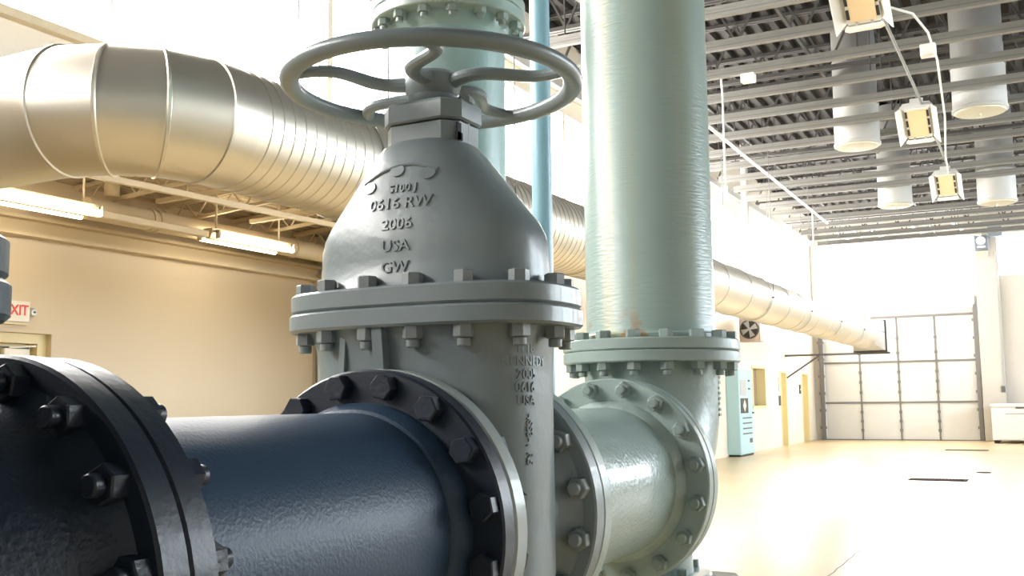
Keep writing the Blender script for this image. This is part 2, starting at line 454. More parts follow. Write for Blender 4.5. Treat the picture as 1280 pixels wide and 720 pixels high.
# personnel doors in the left wall
for i, (a, b) in enumerate(doors):
    o = thing('door_%d' % (i+2), None, None, (XL, (a+b)/2, 0), kind='structure')
    f = MB(); f.box((XL-T, a, 0), (XL+.02, a+.06, 2.42)); f.box((XL-T, b-.06, 0), (XL+.02, b, 2.42)); f.box((XL-T, a+.06, 2.36), (XL+.02, b-.06, 2.42))
    f.build('door_frame', 'yellow', o)
    l_ = MB(); l_.box((XL-.27, a+.06, 0.01), (XL-.22, b-.06, 2.36)); l_.build('door_leaf', 'yellow', o)
    MB().box((XL-.219, a+.10, .05), (XL-.21, b-.10, .35)).build('kick_plate', 'grey_plastic', o)
    MB().box((XL-.219, a+.10, 2.22), (XL-.15, a+.55, 2.32)).build('door_closer', 'dark_metal', o)
    h = MB(); h.cyl((XL-.22, b-.16, 1.02), (XL-.14, b-.16, 1.02), .02, 12); h.bar((XL-.15, b-.16, 1.02), (XL-.15, b-.30, 1.02), .025); h.build('door_handle', 'dark_metal', o)
# inside window
o = thing('window_%d' % (len(wins)+3), None, None, (XL, (iw[0]+iw[1])/2, iw[2]), kind='structure')
f = MB(); a, b, z0, z1 = iw
f.box((XL-T, a, z0), (XL+.03, a+.08, z1)); f.box((XL-T, b-.08, z0), (XL+.03, b, z1)); f.box((XL-T, a+.08, z0), (XL+.03, b-.08, z0+.07)); f.box((XL-T, a+.08, z1-.07), (XL+.03, b-.08, z1))
f.build('window_frame', 'yellow', o)
MB().box((XL-.26, a+.08, z0+.07), (XL-.24, b-.08, z1-.07)).build('pane', 'glass_brown', o)
# exit door of the alcove
o = thing('door_4', None, None, (XA, 7.2, 0), kind='structure')
f = MB(); f.box((XA-T, 7.76, 0), (XA-.08, 7.88, 2.36)); f.box((XA-T, dA[0], 0), (XA-.08, dA[0]+.12, 2.36)); f.box((XA-T, dA[0]+.12, 2.25), (XA-.08, 7.76, 2.36))
f.build('door_frame', 'yellow', o)
MB().box((XA-.26, dA[0]+.12, .01), (XA-.20, 7.76, 2.25)).build('door_leaf', 'yellow', o)
c = MB(); c.box((XA-.2, 7.38, 2.08), (XA-.12, 7.70, 2.19), .008); c.bar((XA-.14, 7.45, 2.20), (XA-.05, 7.72, 2.22), .02); c.build('door_closer', 'exit_face', o)
c = MB(); c.box((XA-.199, 7.34, 2.05), (XA-.19, 7.74, 2.075)); c.box((XA-.199, 7.34, 2.195), (XA-.19, 7.74, 2.215)); c.build('glazing_bar', 'dark_metal', o)
# right and back walls (behind and beside the camera)
rw = [(9.0, 16.5), (18.0, 25.5), (27.0, 34.5)]
w = MB(); y = YB
for a, b in rw: w.box((XR, y, 2.6), (XR+T, a, 6.6)); y = b
w.box((XR, y, 2.6), (XR+T, YE, 6.6)); w.box((XR, YB, 0), (XR+T, YE, 2.6)); w.box((XR, YB, 6.6), (XR+T, YE, ZD))
structure('wall_right', w, 'grey_wall')
for i, (a, b) in enumerate(rw):
    o = thing('window_%d' % (len(wins)+4+i), None, None, (XR+.15, (a+b)/2, 2.6), kind='structure')
    f = MB(); f.box((XR+.08, a, 2.6), (XR+.2, b, 2.66)); f.box((XR+.08, a, 6.54), (XR+.2, b, 6.6))
    for k in range(5): yy = a+.03+(b-a-.06)*k/4; f.box((XR+.08, yy-.03, 2.66), (XR+.2, yy+.03, 6.54))
    f.build('window_frame', 'frame', o)
    MB().box((XR+.205, a, 2.6), (XR+.24, b, 6.6)).build('pane', 'day_dim', o)
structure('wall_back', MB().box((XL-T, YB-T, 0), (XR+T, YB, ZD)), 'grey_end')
# roof deck: deep ribs running along the hall
d = MB(); prof = []; x = XL-T
while x < XR+.2:
    for dx, dz in ((0, 0), (.10, 0), (.13, .09), (.27, .09), (.30, 0)): prof.append((x+dx, ZD+dz))
    x += .30
poly = prof+[(x, ZD+.3), (XL-T, ZD+.3)]
d.prism(poly, YB-T, YE+T, 1)
structure('ceiling', d, 'deck')
structure('baseboard_left', MB().box((XL+.001, YA, 0), (XL+.012, 29.8, .1)), 'cream')

# ------------------------------------------------------------------ roof steel over the hall
JG = 'dark bar joists under the roof deck'
ordn = ['nearest', 'second', 'third', 'fourth', 'fifth', 'sixth', 'seventh', 'eighth', 'ninth', 'tenth', 'eleventh', 'twelfth', 'thirteenth', 'fourteenth', 'fifteenth', 'sixteenth', 'seventeenth', 'eighteenth']
def joist(yy, label):
    t = thing('roof_joist', label, 'roof joist', (.65, yy, 7.1), JG)
    x0, x1, zb, zt = XL+.05, XR-.05, 7.15, ZD-.03
    m = MB()
    for dy in (-.045, .045): m.box((x0, yy+dy-.03, zt-.06), (x1, yy+dy+.03, zt))
    m.build('top_chord', 'steel_dark', t)
    m = MB()
    for dy in (-.045, .045): m.box((x0+.4, yy+dy-.03, zb), (x1-.4, yy+dy+.03, zb+.06))
    m.build('bottom_chord', 'steel_dark', t)
    m = MB(); n = 15; st = (x1-x0-.8)/n
    for k in range(n):
        a = x0+.4+k*st
        m.bar((a, yy, zb+.03), (a+st/2, yy, zt-.03), .035, .035, (0, 1, 0)); m.bar((a+st/2, yy, zt-.03), (a+st, yy, zb+.03), .035, .035, (0, 1, 0))
    m.build('web', 'steel_dark', t)
    return t
j0 = joist(9.9, 'nearest dark bar joist visible under the roof deck')
for k in range(1, 15):
    copy_thing(j0, (0, k*1.95, 0), '%s dark bar joist under the roof deck counting from the near end' % ordn[k])
# bridging lines along the hall
for k, xx in enumerate((-5.6, -3.2, 1.9)):
    tag(MB().bar((xx, 8, 7.22), (xx, YE-.02, 7.22), .05, .05).build('joist_bridging', 'steel_dark', loc=(xx, 8, 7.2)),
        ['thin dark bridging angle along the joists on the left side of the roof', 'thin dark bridging angle along the joists between the strut ends and the heaters', 'thin dark bridging angle along the joists at the right of the roof'][k], 'bridging', 'bridging angles of the roof joists')

# galvanised struts hung below the joists
SG = 'pale struts across the hall ceiling'
def strut(yy, label, x0=-6.2, x1=7.5, z=6.3):
    t = thing('ceiling_strut', label, 'ceiling strut', ((x0+x1)/2, yy, z), SG)
    m = MB(); h = .085
    m.box((x0, yy-.045, z), (x1, yy+.045, z+.015)); m.box((x0, yy-.045, z+.015), (x1, yy-.03, z+h)); m.box((x0, yy+.03, z+.015), (x1, yy+.045, z+h))
    m.box((x0, yy-.055, z+h), (x1, yy+.055, z+h+.045)); m.build('channel', 'strut', t)
    m = MB(); m.box((x0, yy-.048, z+.035), (x1, yy-.0455, z+.055)); m.build('groove', 'strut_slot', t)
    for xx in (-5.5, -2.1, 2.2, 6.0):
        MB().cyl((xx, yy, z+.13), (xx, yy, ZD-.002), .012, 8).build('hanger_rod', 'steel_dark', t)
    return t
s0 = strut(12.2, 'nearest pale grey strut spanning the hall ceiling')
for k in range(1, 18):
    copy_thing(s0, (0, k*1.215, 0), '%s pale grey ceiling strut from the near end of the hall' % ordn[k])
# last white beam and its short braces before the end wall
t = thing('end_beam', 'white beam with short sloping braces across the far end of the ceiling', 'beam', (-3, 37.2, 7.2))
MB().box((XL+.05, 37.1, 7.38), (6.5, 37.3, 7.52)).build('beam', 'white_conduit', t)
for xx in (-6.4, -5.3, -3.9, -2.6):
    MB().bar((xx, 37.3, 7.45), (xx+.35, 38.98, 7.25), .09, .09).build('brace', 'white_conduit', t)
MB().bar((-1.78, 37.1, 7.55), (-1.78, 37.1, 6.85), .16, .16).build('post', 'white_conduit', t)
pts = [(-7.3+k*.28, 38.85, 7.19-.03*math.sin(PI*((k*.28) % 2.8)/2.8)) for k in range(21)]
tag(MB().tube(pts, .035, 8).build('overhead_pipe', 'red_pipe', loc=(-4.5, 38.85, 7.3)), 'red-brown pipe sagging along the top of the far end wall', 'pipe')

# round air diffusers dropping through the struts
DG = 'round air drops below the ceiling'
def diffuser(x, yy, z, r, label):
    t = thing('air_diffuser', label, 'air diffuser', (x, yy, z), DG)
    MB().lathe([(r, .72), (r+.012, .73), (r+.012, .76), (r*.97, .78), (r*.97, ZD-z-.002)], (x, yy, z), (0, 0, 1), 40).build('duct_drop', 'drop_sheet', t)
    MB().lathe([(r-.02, 0), (r+.015, .01), (r+.015, .05), (r, .06), (r, .72)], (x, yy, z), (0, 0, 1), 40).build('drum', 'drum', t)
    m = MB(); m.lathe([(r-.02, -.001), (r-.03, -.02), (.05, -.035)], (x, yy, z), (0, 0, 1), 40); m.cyl((x, yy, z-.08), (x, yy, z-.03), .02, 10)
    m.build('diffuser_face', 'drum_face', t)
diffuser(-2.79, 18.88, 6.03, .39, 'round white air drop hanging just left of the middle heater light')
diffuser(-.71, 17.67, 6.07, .405, 'large round white air drop at the right edge of the photo')
diffuser(-2.91, 24.96, 5.96, .375, 'small far air drop left of the farthest heater light')
diffuser(-.77, 24.96, 5.82, .40, 'small far air drop right of the farthest heater light')

# hanging box lights with amber panels
TILT = math.radians(38)
def hlight(x, yy, z, label):
    t = thing('hanging_light', label, 'hanging light', (x, yy, z), 'box lights with amber panels')
    w_, l_ = .30, .40
    m = MB(); m.box((x-.22, yy-l_, z+.02), (x+.22, yy+l_, z+.16), .015); m.build('housing', 'white_paint', t)
    MB().box((x-.17, yy-l_+.05, z), (x+.17, yy+l_-.06, z+.02), .004).build('amber_panel', 'amber', t)
    for s in (-1, 1):
        m = MB()
        for k in range(3):
            y0 = yy-l_+.07+k*.23; m.box((x+s*.195-.02, y0, z+.006), (x+s*.195+.02, y0+.16, z+.0199))
        m.build('slot', 'black', t)
        m = MB()       # side wing flaring down and out
        a = x+s*.215; b = x+s*.36
        m.loft([[(a, yy-l_-.02, z+.10), (a+s*.02, yy-l_-.02, z+.12), (b+s*.015, yy-l_-.06, z-.10), (b, yy-l_-.06, z-.10)],
                [(a, yy+l_-.02, z+.10), (a+s*.02, yy+l_-.02, z+.12), (b+s*.015, yy+l_+.06, z-.10), (b, yy+l_+.06, z-.10)]])
        m.build('wing', 'white_paint', t)
    m = MB(); m.prism([(x-.30, z+.05), (x-.22, z-.02), (x+.22, z-.02), (x+.30, z+.05), (x+.24, z+.17), (x+.12, z+.18), (x+.12, z+.30), (x-.12, z+.30), (x-.12, z+.18), (x-.24, z+.17)], yy-l_-.03, yy-l_-.001, 1)
    m.build('end_plate', 'white_paint', t)
    m = MB(); m.tube([(x-.24, yy+l_+.03, z+.0), (x-.2, yy+l_+.04, z-.02), (x+.2, yy+l_+.04, z-.02), (x+.24, yy+l_+.03, z+.0)], .045, 10); m.build('end_bar', 'exit_face', t)
    m = MB(); m.cyl((x-.1, yy+l_-.03, z-.012), (x-.1, yy+l_-.03, z+.02), .02, 10); m.cyl((x+.1, yy+l_-.03, z-.012), (x+.1, yy+l_-.03, z+.02), .02, 10); m.build('screw', 'grey_plastic', t)
    R_ = Matrix.Translation((0, 0, .08)) @ Matrix.Rotation(-TILT, 4, 'X') @ Matrix.Translation((0, 0, -.08))
    R_ = R_ @ Matrix.Translation((0, 0, .08)) @ Matrix.Diagonal((.82, .76, .82, 1)) @ Matrix.Translation((0, 0, -.08))
    for ch in t.children: ch.data.transform(R_)
    for dy in (-.2, .2):
        zz = z+.08-dy*math.sin(TILT)+.06; MB().cyl((x, yy+dy*math.cos(TILT)+.04, zz), (x, yy+dy*math.cos(TILT)+.04, 6.32 if zz < 6.3 else zz+.1), .010, 8).build('hanger_rod', 'strut', t)
    return t
hlight(-1.57, 11.37, 5.82, 'nearest white box light with amber panel, cut by the top of the photo')
hlight(-1.59, 17.14, 5.82, 'middle of the three white hanging box lights with amber panels')
hlight(-1.62, 22.6, 5.82, 'farthest and smallest of the three white hanging box lights')
tag(MB().tube([(-1.52, 9.0, 6.12), (-1.5, 17, 6.12), (-1.53, 22.9, 6.12)], .022, 8).build('conduit', 'strut', loc=(-1.5, 16, 6.12)), 'straight grey conduit running over the row of hanging box lights', 'conduit')
tag(MB().tube([(-1.45, 12.75, 6.25), (-1.2, 13.0, 6.2), (-1.08, 13.5, 6.1), (-1.05, 14.3, 5.98), (-1.2, 17.2, 5.95), (-1.45, 20.4, 6.0), (-1.55, 22.3, 6.05)], .016, 8).build('cable', 'white_conduit', loc=(-1.3, 16, 6)), 'thin pale cable curving down to the farthest hanging box light', 'cable')
tag(MB().tube([(-4.6, 12, 5.95), (-4.65, 18, 5.93), (-4.69, 26.2, 5.9)], .03, 8).build('conduit', 'white_conduit', loc=(-4.6, 18, 5.9)), 'long white conduit slanting across the ceiling struts right of the tall teal pipe', 'conduit')
t = thing('drop_cord', 'thin white cord hanging from the third strut beside the tall teal pipe', 'cord', (-4.12, 14.9, 4.6))
MB().tube([(-4.05, 14.63, 6.33), (-4.09, 14.75, 6.3), (-4.12, 14.9, 6.15), (-4.12, 14.9, 4.7)], .016, 8).build('cord', 'white_conduit', t)
MB().box((-3.75, 14.56, 6.17), (-3.55, 14.7, 6.3), .01).build('junction_box', 'white_paint', t)
MB().cyl((-4.12, 14.9, 4.55), (-4.12, 14.9, 4.72), .03, 10).build('plug', 'white_paint', t)
tag(MB().tube([(-5.2, 27.0, 6.33), (-5.2, 27.0, 5.3)], .018, 8).build('drop_cord', 'white_conduit', loc=(-5.2, 27, 5.3)), 'short thin white cord hanging near the far left ceiling corner', 'cord', None)
t = thing('vent_pipe', 'white vertical pipe rising past the strut ends by the left windows', 'pipe', (-6.85, 26.6, 5.2))
MB().cyl((-6.85, 26.6, 5.35), (-6.85, 26.6, ZD-.002), .095, 20).build('pipe', 'white_conduit', t)
MB().tube([(-6.85, 26.6, 5.5), (-6.85, 26.6, 5.25), (-6.95, 26.6, 5.12), (-7.2, 26.6, 5.08), (-7.71, 26.6, 5.08)], .095, 16).build('elbow', 'white_conduit', t)
tag(MB().box((-1.28, 14.55, 6.14), (-1.08, 14.69, 6.31), .01).build('junction_box', 'white_paint', loc=(-1.2, 14.6, 6.3)), 'small white junction box under a strut right of the nearest box light', 'junction box')

# ------------------------------------------------------------------ the big air duct along the left wall
DXc, DZc, DR, EB = -5.0, 3.47, .425, .724
YS = 5.19
t = thing('air_duct', 'big round galvanised air duct running along the left wall under the clerestory', 'air duct', (DXc, 20, DZc-DR))
prof = []; yy = YS+.05; k = 0
while yy < 33.0:
    if yy > 13.5:
        prof += [(DR, yy), (DR+.012, yy+.006), (DR+.012, yy+.04), (DR, yy+.046)]; yy += 1.5; continue
    prof += [(DR, yy), (DR+.001, yy+.048), (DR+.007, yy+.053), (DR+.007, yy+.060), (DR+.001, yy+.065)]
    k += 1
    yy += .118
    if k % 12 == 0:
        prof += [(DR, yy+.01), (DR+.014, yy+.014), (DR+.014, yy+.05), (DR, yy+.054)]; yy += .06
m = MB(); m.lathe([(DR, YS), (DR, YS+.05)]+prof+[(DR, 33.2)], (DXc, 0, DZc), (0, 1, 0), 56); m.build('spiral_duct', 'duct', t)
def erg(a, r=DR, seg=56):
    c = V((DXc-EB*(1-math.cos(a)), YS-EB*math.sin(a), DZc)); o_ = V((math.cos(a), -math.sin(a), 0))  # outward from the bend centre
    return [c+o_*r*math.cos(2*PI*q/seg)+V((0, 0, 1))*r*math.sin(2*PI*q/seg) for q in range(seg)]
m = MB(); cut = [0, 11.25, 33.75, 56.25, 78.75, 90]; rings = []
for i, a in enumerate(cut):
    ar = math.radians(a)
    if 0 < i < 5:
        e = math.radians(.5); rings += [erg(ar-e*1.6), erg(ar-e, DR+.012), erg(ar+e, DR+.012), erg(ar+e*1.6)]
    else: rings.append(erg(ar))
rings.append([p-V((1.99, 0, 0)) for p in erg(PI/2)])
m.loft(rings); m.build('elbow', 'duct', t, ang=20)
# square transition at the far end
m = MB(); seg = 56; r1 = []; r2 = []; r3 = []
for q in range(seg):
    a = 2*PI*q/seg; c, s_ = math.cos(a), math.sin(a); f = 1/max(abs(c), abs(s_))
    r1.append((DXc+DR*c, 33.2, DZc+DR*s_)); r2.append((DXc+.47*c*f, 34.1, DZc-.0+.46*s_*f)); r3.append((DXc+.47*c*f, 34.4, DZc+.46*s_*f))
m.loft([r1, r2, r3]); m.build('square_transition', 'duct_end', t)
m = MB()
for z in (DZc-.5, DZc+.46): m.box((DXc-.52, 34.36, z), (DXc+.52, 34.43, z+.045))
for x in (DXc-.52, DXc+.475): m.box((x, 34.36, DZc-.455), (x+.045, 34.43, DZc+.46))
m.build('end_frame', 'dark_metal', t)
MB().box((DXc+.47, 33.75, DZc+.10), (DXc+.476, 34.36, DZc+.125)).build('seam', 'dark_metal', t)
MB().box((DXc-.15, 33.3, DZc+.43), (DXc+.15, 33.7, DZc+.58), .02).build('damper_actuator', 'exit_face', t)
# hangers
HG = 'hanger straps of the big air duct'
def hanger(yy, label):
    h = thing('duct_hanger', label, 'duct hanger', (DXc, yy, DZc), HG)
    MB().lathe([(DR+.016, -.022), (DR+.024, -.022), (DR+.024, .022), (DR+.016, .022)], (DXc, yy, DZc), (0, 1, 0), 48, closed=True).build('strap', 'duct_end', h)
    for s in (-1, 1):
        m = MB(); m.cyl((DXc+s*(DR+.035), yy, DZc-.05), (DXc+s*(DR+.035), yy, 6.31 if yy > 12 else ZD-.002), .007, 8)
        m.build('rod', 'dark_metal', h)
        MB().box((DXc+s*(DR+.035)-.03, yy-.03, DZc-.03), (DXc+s*(DR+.035)+.03, yy+.03, DZc-.01)).build('bracket', 'dark_metal', h)
    return h
h0 = hanger(6.62, 'duct hanger strap nearest the elbow of the big air duct')
copy_thing(h0, (0, 2.2, 0), 'duct hanger just left of the grey valve with its rod beside the handwheel')
h1 = hanger(13.415, 'duct hanger seen between the light blue pipe and the tall teal pipe')
for k, lb in enumerate(('first duct hanger showing right of the tall teal pipe', 'second duct hanger right of the tall teal pipe', 'third duct hanger right of the tall teal pipe', 'duct hanger closest to the square far end of the duct')):
    copy_thing(h1, (0, (5, 8, 11, 14)[k]*1.215, 0), lb)
t = thing('duct_bracket', 'dark wall bracket under the square far end of the big air duct', 'bracket', (-6.2, 34.4, 2.9))
MB().box((XL+.001, 34.3, 2.90), (-4.4, 34.42, 2.965)).build('arm', 'dark_metal', t)
MB().bar((XL+.03, 34.36, 2.2), (-6.6, 34.36, 2.9), .05, .05).build('brace', 'dark_metal', t)

# ------------------------------------------------------------------ alcove contents
AJ = 'cream joists over the alcove'
def ajoist(yy, label):
    j = thing('alcove_joist', label, 'joist', (-9, yy, 3.8), AJ)
    x0, x1 = XA+.01, XL-T-.01
    def zt(x): return zdk(x)-.005
    m = MB()
    for dy in (-.035, .035): m.bar((x0, yy+dy, zt(x0)-.03), (x1, yy+dy, zt(x1)-.03), .04, .05)
    m.build('top_chord', 'tan_steel', j)
    MB().bar((x0+.3, yy, zt(x0)-.25), (x1-.1, yy, zt(x1)-.25), .05, .04).build('bottom_chord', 'tan_steel', j)
    m = MB(); n = 5; st = (x1-x0)/n
    for k in range(n):
        a = x0+k*st
        m.bar((a, yy, zt(a)-.03), (a+st/2, yy, zt(a)-.25), .014, .018, (0, 1, 0)); m.bar((a+st/2, yy, zt(a)-.25), (a+st, yy, zt(a+st)-.03), .014, .014, (0, 1, 0))
    m.build('web', 'tan_steel', j)
    return j
aj = ajoist(5.5, 'cream joist of the alcove ceiling above the nearer fluorescent light')
for k, lb in enumerate(('cream alcove joist behind the near end of the vertical cream pipe', 'cream alcove joist between the two fluorescent lights', 'cream alcove joist above the farther fluorescent light', 'cream alcove joist just past the farther fluorescent light', 'farthest cream joist at the end of the alcove')):
    copy_thing(aj, (0, 1.32*(k+1), 0), lb)
def strip(y0, y1, label):
    f = thing('fluorescent_fixture', label, 'fluorescent light', (-8.95, (y0+y1)/2, 3.5), 'twin strip lights in the alcove')
    m = MB(); m.prism([(-9.02, 3.62), (-8.98, 3.55), (-8.92, 3.55), (-8.88, 3.62), (-8.88, 3.68), (-9.02, 3.68)], y0-.04, y1+.06, 1); m.build('housing', 'tan_steel', f)
    for x in (-9.10, -8.80):
        MB().cyl((x, y0, 3.57), (x, y1, 3.57), .032, 14).build('tube', 'tube', f)
        for yy in (y0-.03, y1):
            m = MB(); m.box((x-.03, yy, 3.545), (x+.03, yy+.03, 3.65)); m.box((min(x, -8.95), yy, 3.62), (max(x, -8.95), yy+.03, 3.65)); m.build('lamp_holder', 'tan_steel', f)
    for yy in (y0+.1, y1-.1): MB().cyl((-8.95, yy, 3.68), (-8.95, yy, zdk(-8.95)-.002), .012, 8).build('stem', 'tan_steel', f)
strip(5.0, 7.48, 'nearer twin tube fluorescent light at the left edge of the photo')
strip(9.24, 10.6, 'farther twin tube fluorescent light left of the grey valve')
tag(MB().box((-9.0, 7.56, 3.56), (-8.9, 9.18, 3.64), .01).build('wiring_channel', 'tan_steel', loc=(-8.95, 8.4, 3.6)), 'cream wiring channel joining the two fluorescent lights', 'wiring channel')
t = thing('cream_pipe', 'cream pipe dropping from the alcove ceiling and running along the wall top', 'pipe', (-9.3, 8, 3.7))
MB().tube([(-9.3, 8.05, zdk(-9.39)-.003), (-9.3, 8.05, 3.9)], .085, 16).build('riser', 'tan_steel', t)
MB().cyl((-9.3, 7.7, 3.72), (-9.3, YA+.01, 3.72), .125, 20).build('pipe_run', 'tan_steel', t)
for yy in (8.6, 8.7, 11.2): MB().lathe([(.126, -.02), (.14, -.02), (.14, .02), (.126, .02)], (-9.3, yy, 3.72), (0, 1, 0), 20, closed=True).build('coupling', 'tan_steel', t)
# hung strut frame below the duct
t = thing('strut_frame', 'cream hanging strut frame under the big duct at the mouth of the alcove', 'strut frame', (-8.0, 9, 3.75))
MB().bar((-8.05, 6.7, 3.76), (-8.05, 12.4, 3.86), .06, .06).build('rail', 'tan_steel', t)
MB().bar((-7.62, 6.9, 3.88), (-7.62, 12.4, 3.95), .05, .05).build('rail', 'tan_steel', t)
for yy in (8.35, 9.9, 11.6): MB().bar((-8.9, yy, 3.86), (-7.3, yy, 3.90), .06, .05).build('crossbar', 'tan_steel', t)
for yy in (8.35, 9.9, 11.6): MB().cyl((-8.45, yy, 3.86), (-8.45, yy, zdk(-8.45)-.002), .012, 8).build('rod', 'tan_steel', t)
# EXIT sign
t = thing('exit_sign', 'cream EXIT sign with red letters on the alcove wall above the door', 'exit sign', (XA+.03, 7.38, 2.48))
MB().box((XA+.001, 7.20, 2.47), (XA+.06, 7.545, 2.70), .006).build('sign_face', 'exit_face', t)
mapped_text('lettering', 'EXIT', .155, .003, lambda u, v, w_: (XA+.063+w_, 7.375+u*.92, 2.595+v*1.05), 'exit_red', t)
MB().box((XA+.001, 7.22, 2.44), (XA+.05, 7.52, 2.468)).build('base', 'tan_steel', t)
t = thing('alarm_bell', 'small round metal fitting on the wall right of the exit sign', 'alarm bell', (XA+.02, 7.60, 2.59))
MB().lathe([(.05, 0), (.05, .02), (.035, .04), (.01, .045)], (XA+.001, 7.61, 2.59), (1, 0, 0), 20).build('dome', 'duct_end', t)
MB().cyl((XA+.045, 7.61, 2.59), (XA+.06, 7.61, 2.59), .012, 10).build('button', 'dark_metal', t)

# ------------------------------------------------------------------ things along the far walls
t = thing('cabinet', 'tall pale blue cabinet with dark panel and slots against the left wall', 'cabinet', (XL+.2, 27.6, 0))
cy0, cy1, cx = 27.15, 28.55, XL+.36
MB().box((XL+.002, cy0, .05), (cx, cy1, 2.34), .015).build('body', 'cab_blue', t)
MB().box((XL+.03, cy0+.02, 0), (cx-.02, cy1-.02, .05)).build('plinth', 'black', t)
MB().box((cx, cy0+.10, 1.62), (cx+.012, cy0+.70, 2.05), .003).build('display_panel', 'grey_plastic', t)
MB().box((cx, cy0+.12, 1.15), (cx+.014, cy0+.85, 1.55), .003).build('dark_panel', 'black', t)
m = MB(); m.prism([(cy0+.48, 1.18), (cy0+.64, 1.35), (cy0+.48, 1.52), (cy0+.32, 1.35)], cx+.014, cx+.018, 0); m.build('emblem', 'exit_face', t)
for k in range(4): MB().box((cx, cy0+.30, .58+k*.14), (cx+.01, cy0+1.2, .615+k*.14)).build('slot', 'dark_metal', t)
for z in (2.0, 1.78): MB().box((cx, cy0+.95, z), (cx+.012, cy0+1.12, z+.05)).build('button', 'black', t)
MB().box((cx, cy0+.95, .34), (cx+.012, cy0+1.2, .46)).build('label_plate', 'dark_metal', t)
MB().cyl((cx, cy1-.12, 1.15), (cx+.06, cy1-.12, 1.15), .02, 10).build('handle', 'dark_metal', t)
t = thing('wall_fan', 'square fan unit hung high on the left wall under the big duct', 'fan', (XL+.5, 28.6, 3.1))
fx0, fx1, fy, fz0, fz1 = XL+.14, XL+.72, 28.2, 3.10, 3.80
m = MB(); m.box((fx0, fy, fz0), (fx1, fy+.4, fz1), .02); m.build('housing', 'pink', t)
m = MB(); m.lathe([(.27, -.012), (.25, -.03), (.235, -.03), (.235, -.012)], ((fx0+fx1)/2, fy, (fz0+fz1)/2), (0, 1, 0), 32, closed=True); m.build('guard_ring', 'dark_metal', t)
MB().cyl(((fx0+fx1)/2, fy-.008, (fz0+fz1)/2), ((fx0+fx1)/2, fy-.001, (fz0+fz1)/2), .235, 28).build('opening', 'black', t)
m = MB()
for k in range(4):
    a = k*PI/2+.4; c_ = V(((fx0+fx1)/2, fy-.02, (fz0+fz1)/2)); e = V((math.cos(a), 0, math.sin(a))); q = V((-math.sin(a), 0, math.cos(a)))
    m.loft([[c_+e*.05-q*.03, c_+e*.22-q*.08, c_+e*.22+q*.08+V((0, -.02, 0)), c_+e*.05+q*.03+V((0, -.01, 0))], [c_+e*.05-q*.03+V((0, .006, 0)), c_+e*.22-q*.08+V((0, .006, 0)), c_+e*.22+q*.08+V((0, -.014, 0)), c_+e*.05+q*.03+V((0, -.004, 0))]])
m.lathe([(.05, -.035), (.05, -.009)], ((fx0+fx1)/2, fy, (fz0+fz1)/2), (0, 1, 0), 16); m.build('blade', 'grey_plastic', t)
m = MB(); m.box((fx0, fy+.1, fz1), (fx0+.04, fy+.14, fz1+.35)); m.box((XL+.001, fy+.1, fz1+.31), (fx1, fy+.14, fz1+.35)); m.box((fx1-.04, fy+.1, fz1), (fx1, fy+.14, fz1+.31)); m.build('bracket', 'dark_metal', t)
t = thing('wall_sign', 'small dark sign on the left wall between the two yellow doors', 'sign', (XL, 36.4, 1.7))
MB().box((XL+.001, 36.30, 1.68), (XL+.02, 36.55, 2.0)).build('plate', 'black', t)
MB().box((XL+.0201, 36.34, 1.80), (XL+.022, 36.51, 1.86)).build('stripe', 'grey_plastic', t)
t = thing('wall_sign', 'dark narrow sign on the wall just left of the nearer yellow door', 'sign', (XL, 33.3, 1.5))
MB().box((XL+.001, 33.2, 1.30), (XL+.02, 33.42, 1.62)).build('plate', 'black', t)
MB().box((XL+.001, 33.2, 1.75), (XL+.02, 33.42, 2.2)).build('plate', 'pink', t)
t = thing('chest_cabinet', 'white chest cabinet against the end wall beside the pilaster', 'chest', (0, 37.6, 0))
MB().box((-1.72, 37.0, .10), (1.6, 38.4, 1.16), .03).build('body', 'white_paint', t)
MB().box((-1.74, 36.97, 1.17), (1.62, 38.42, 1.27), .025).build('lid', 'white_paint', t)
MB().box((-1.0, 36.955, 1.12), (.9, 36.999, 1.165)).build('lid_handle', 'dark_metal', t)
MB().box((-1.3, 36.985, .93), (-.75, 36.999, .97)).build('badge', 'grey_plastic', t)
for xx in (-1.6, 1.4):
    for yy in (37.1, 38.2): MB().box((xx-.08, yy, 0), (xx+.08, yy+.12, .10)).build('foot', 'black', t)
t = thing('wall_unit', 'blue-grey box unit with round white lens at the top of the pilaster', 'wall unit', (-1.75, 38.7, 6.6))
MB().box((-2.0, 38.5, 6.55), (-1.55, 38.779, 7.05), .02).build('housing', 'blue_box', t)
MB().lathe([(.15, 0), (.15, .05), (.10, .09), (.02, .1)], (-1.78, 38.5, 6.86), (0, -1, 0), 24).build('lens', 'white_paint', t)
MB().box((-1.9, 38.49, 6.62), (-1.65, 38.499, 6.68)).build('label_plate', 'white_paint', t)
MB().box((-1.55, 38.5, 6.98), (-1.1, 38.779, 7.38), .02).build('junction_box', 'blue_box', t)
MB().box((-2.0, 38.6, 6.30), (-1.6, 38.779, 6.5), .02).build('amber_lamp', 'amber', t)
t = thing('wall_conduit', 'thin grey conduit with switch box running down the end wall pilaster', 'conduit', (-1.38, 38.74, 1.6))
MB().cyl((-1.38, 38.755, 1.85), (-1.38, 38.755, 6.5), .02, 8).build('conduit', 'grey_plastic', t)
MB().box((-1.44, 38.70, 1.65), (-1.32, 38.779, 1.86), .008).build('switch_box', 'dark_metal', t)
MB().box((-1.5, 38.70, 5.55), (-1.31, 38.779, 5.75), .008).build('junction_box', 'grey_plastic', t)
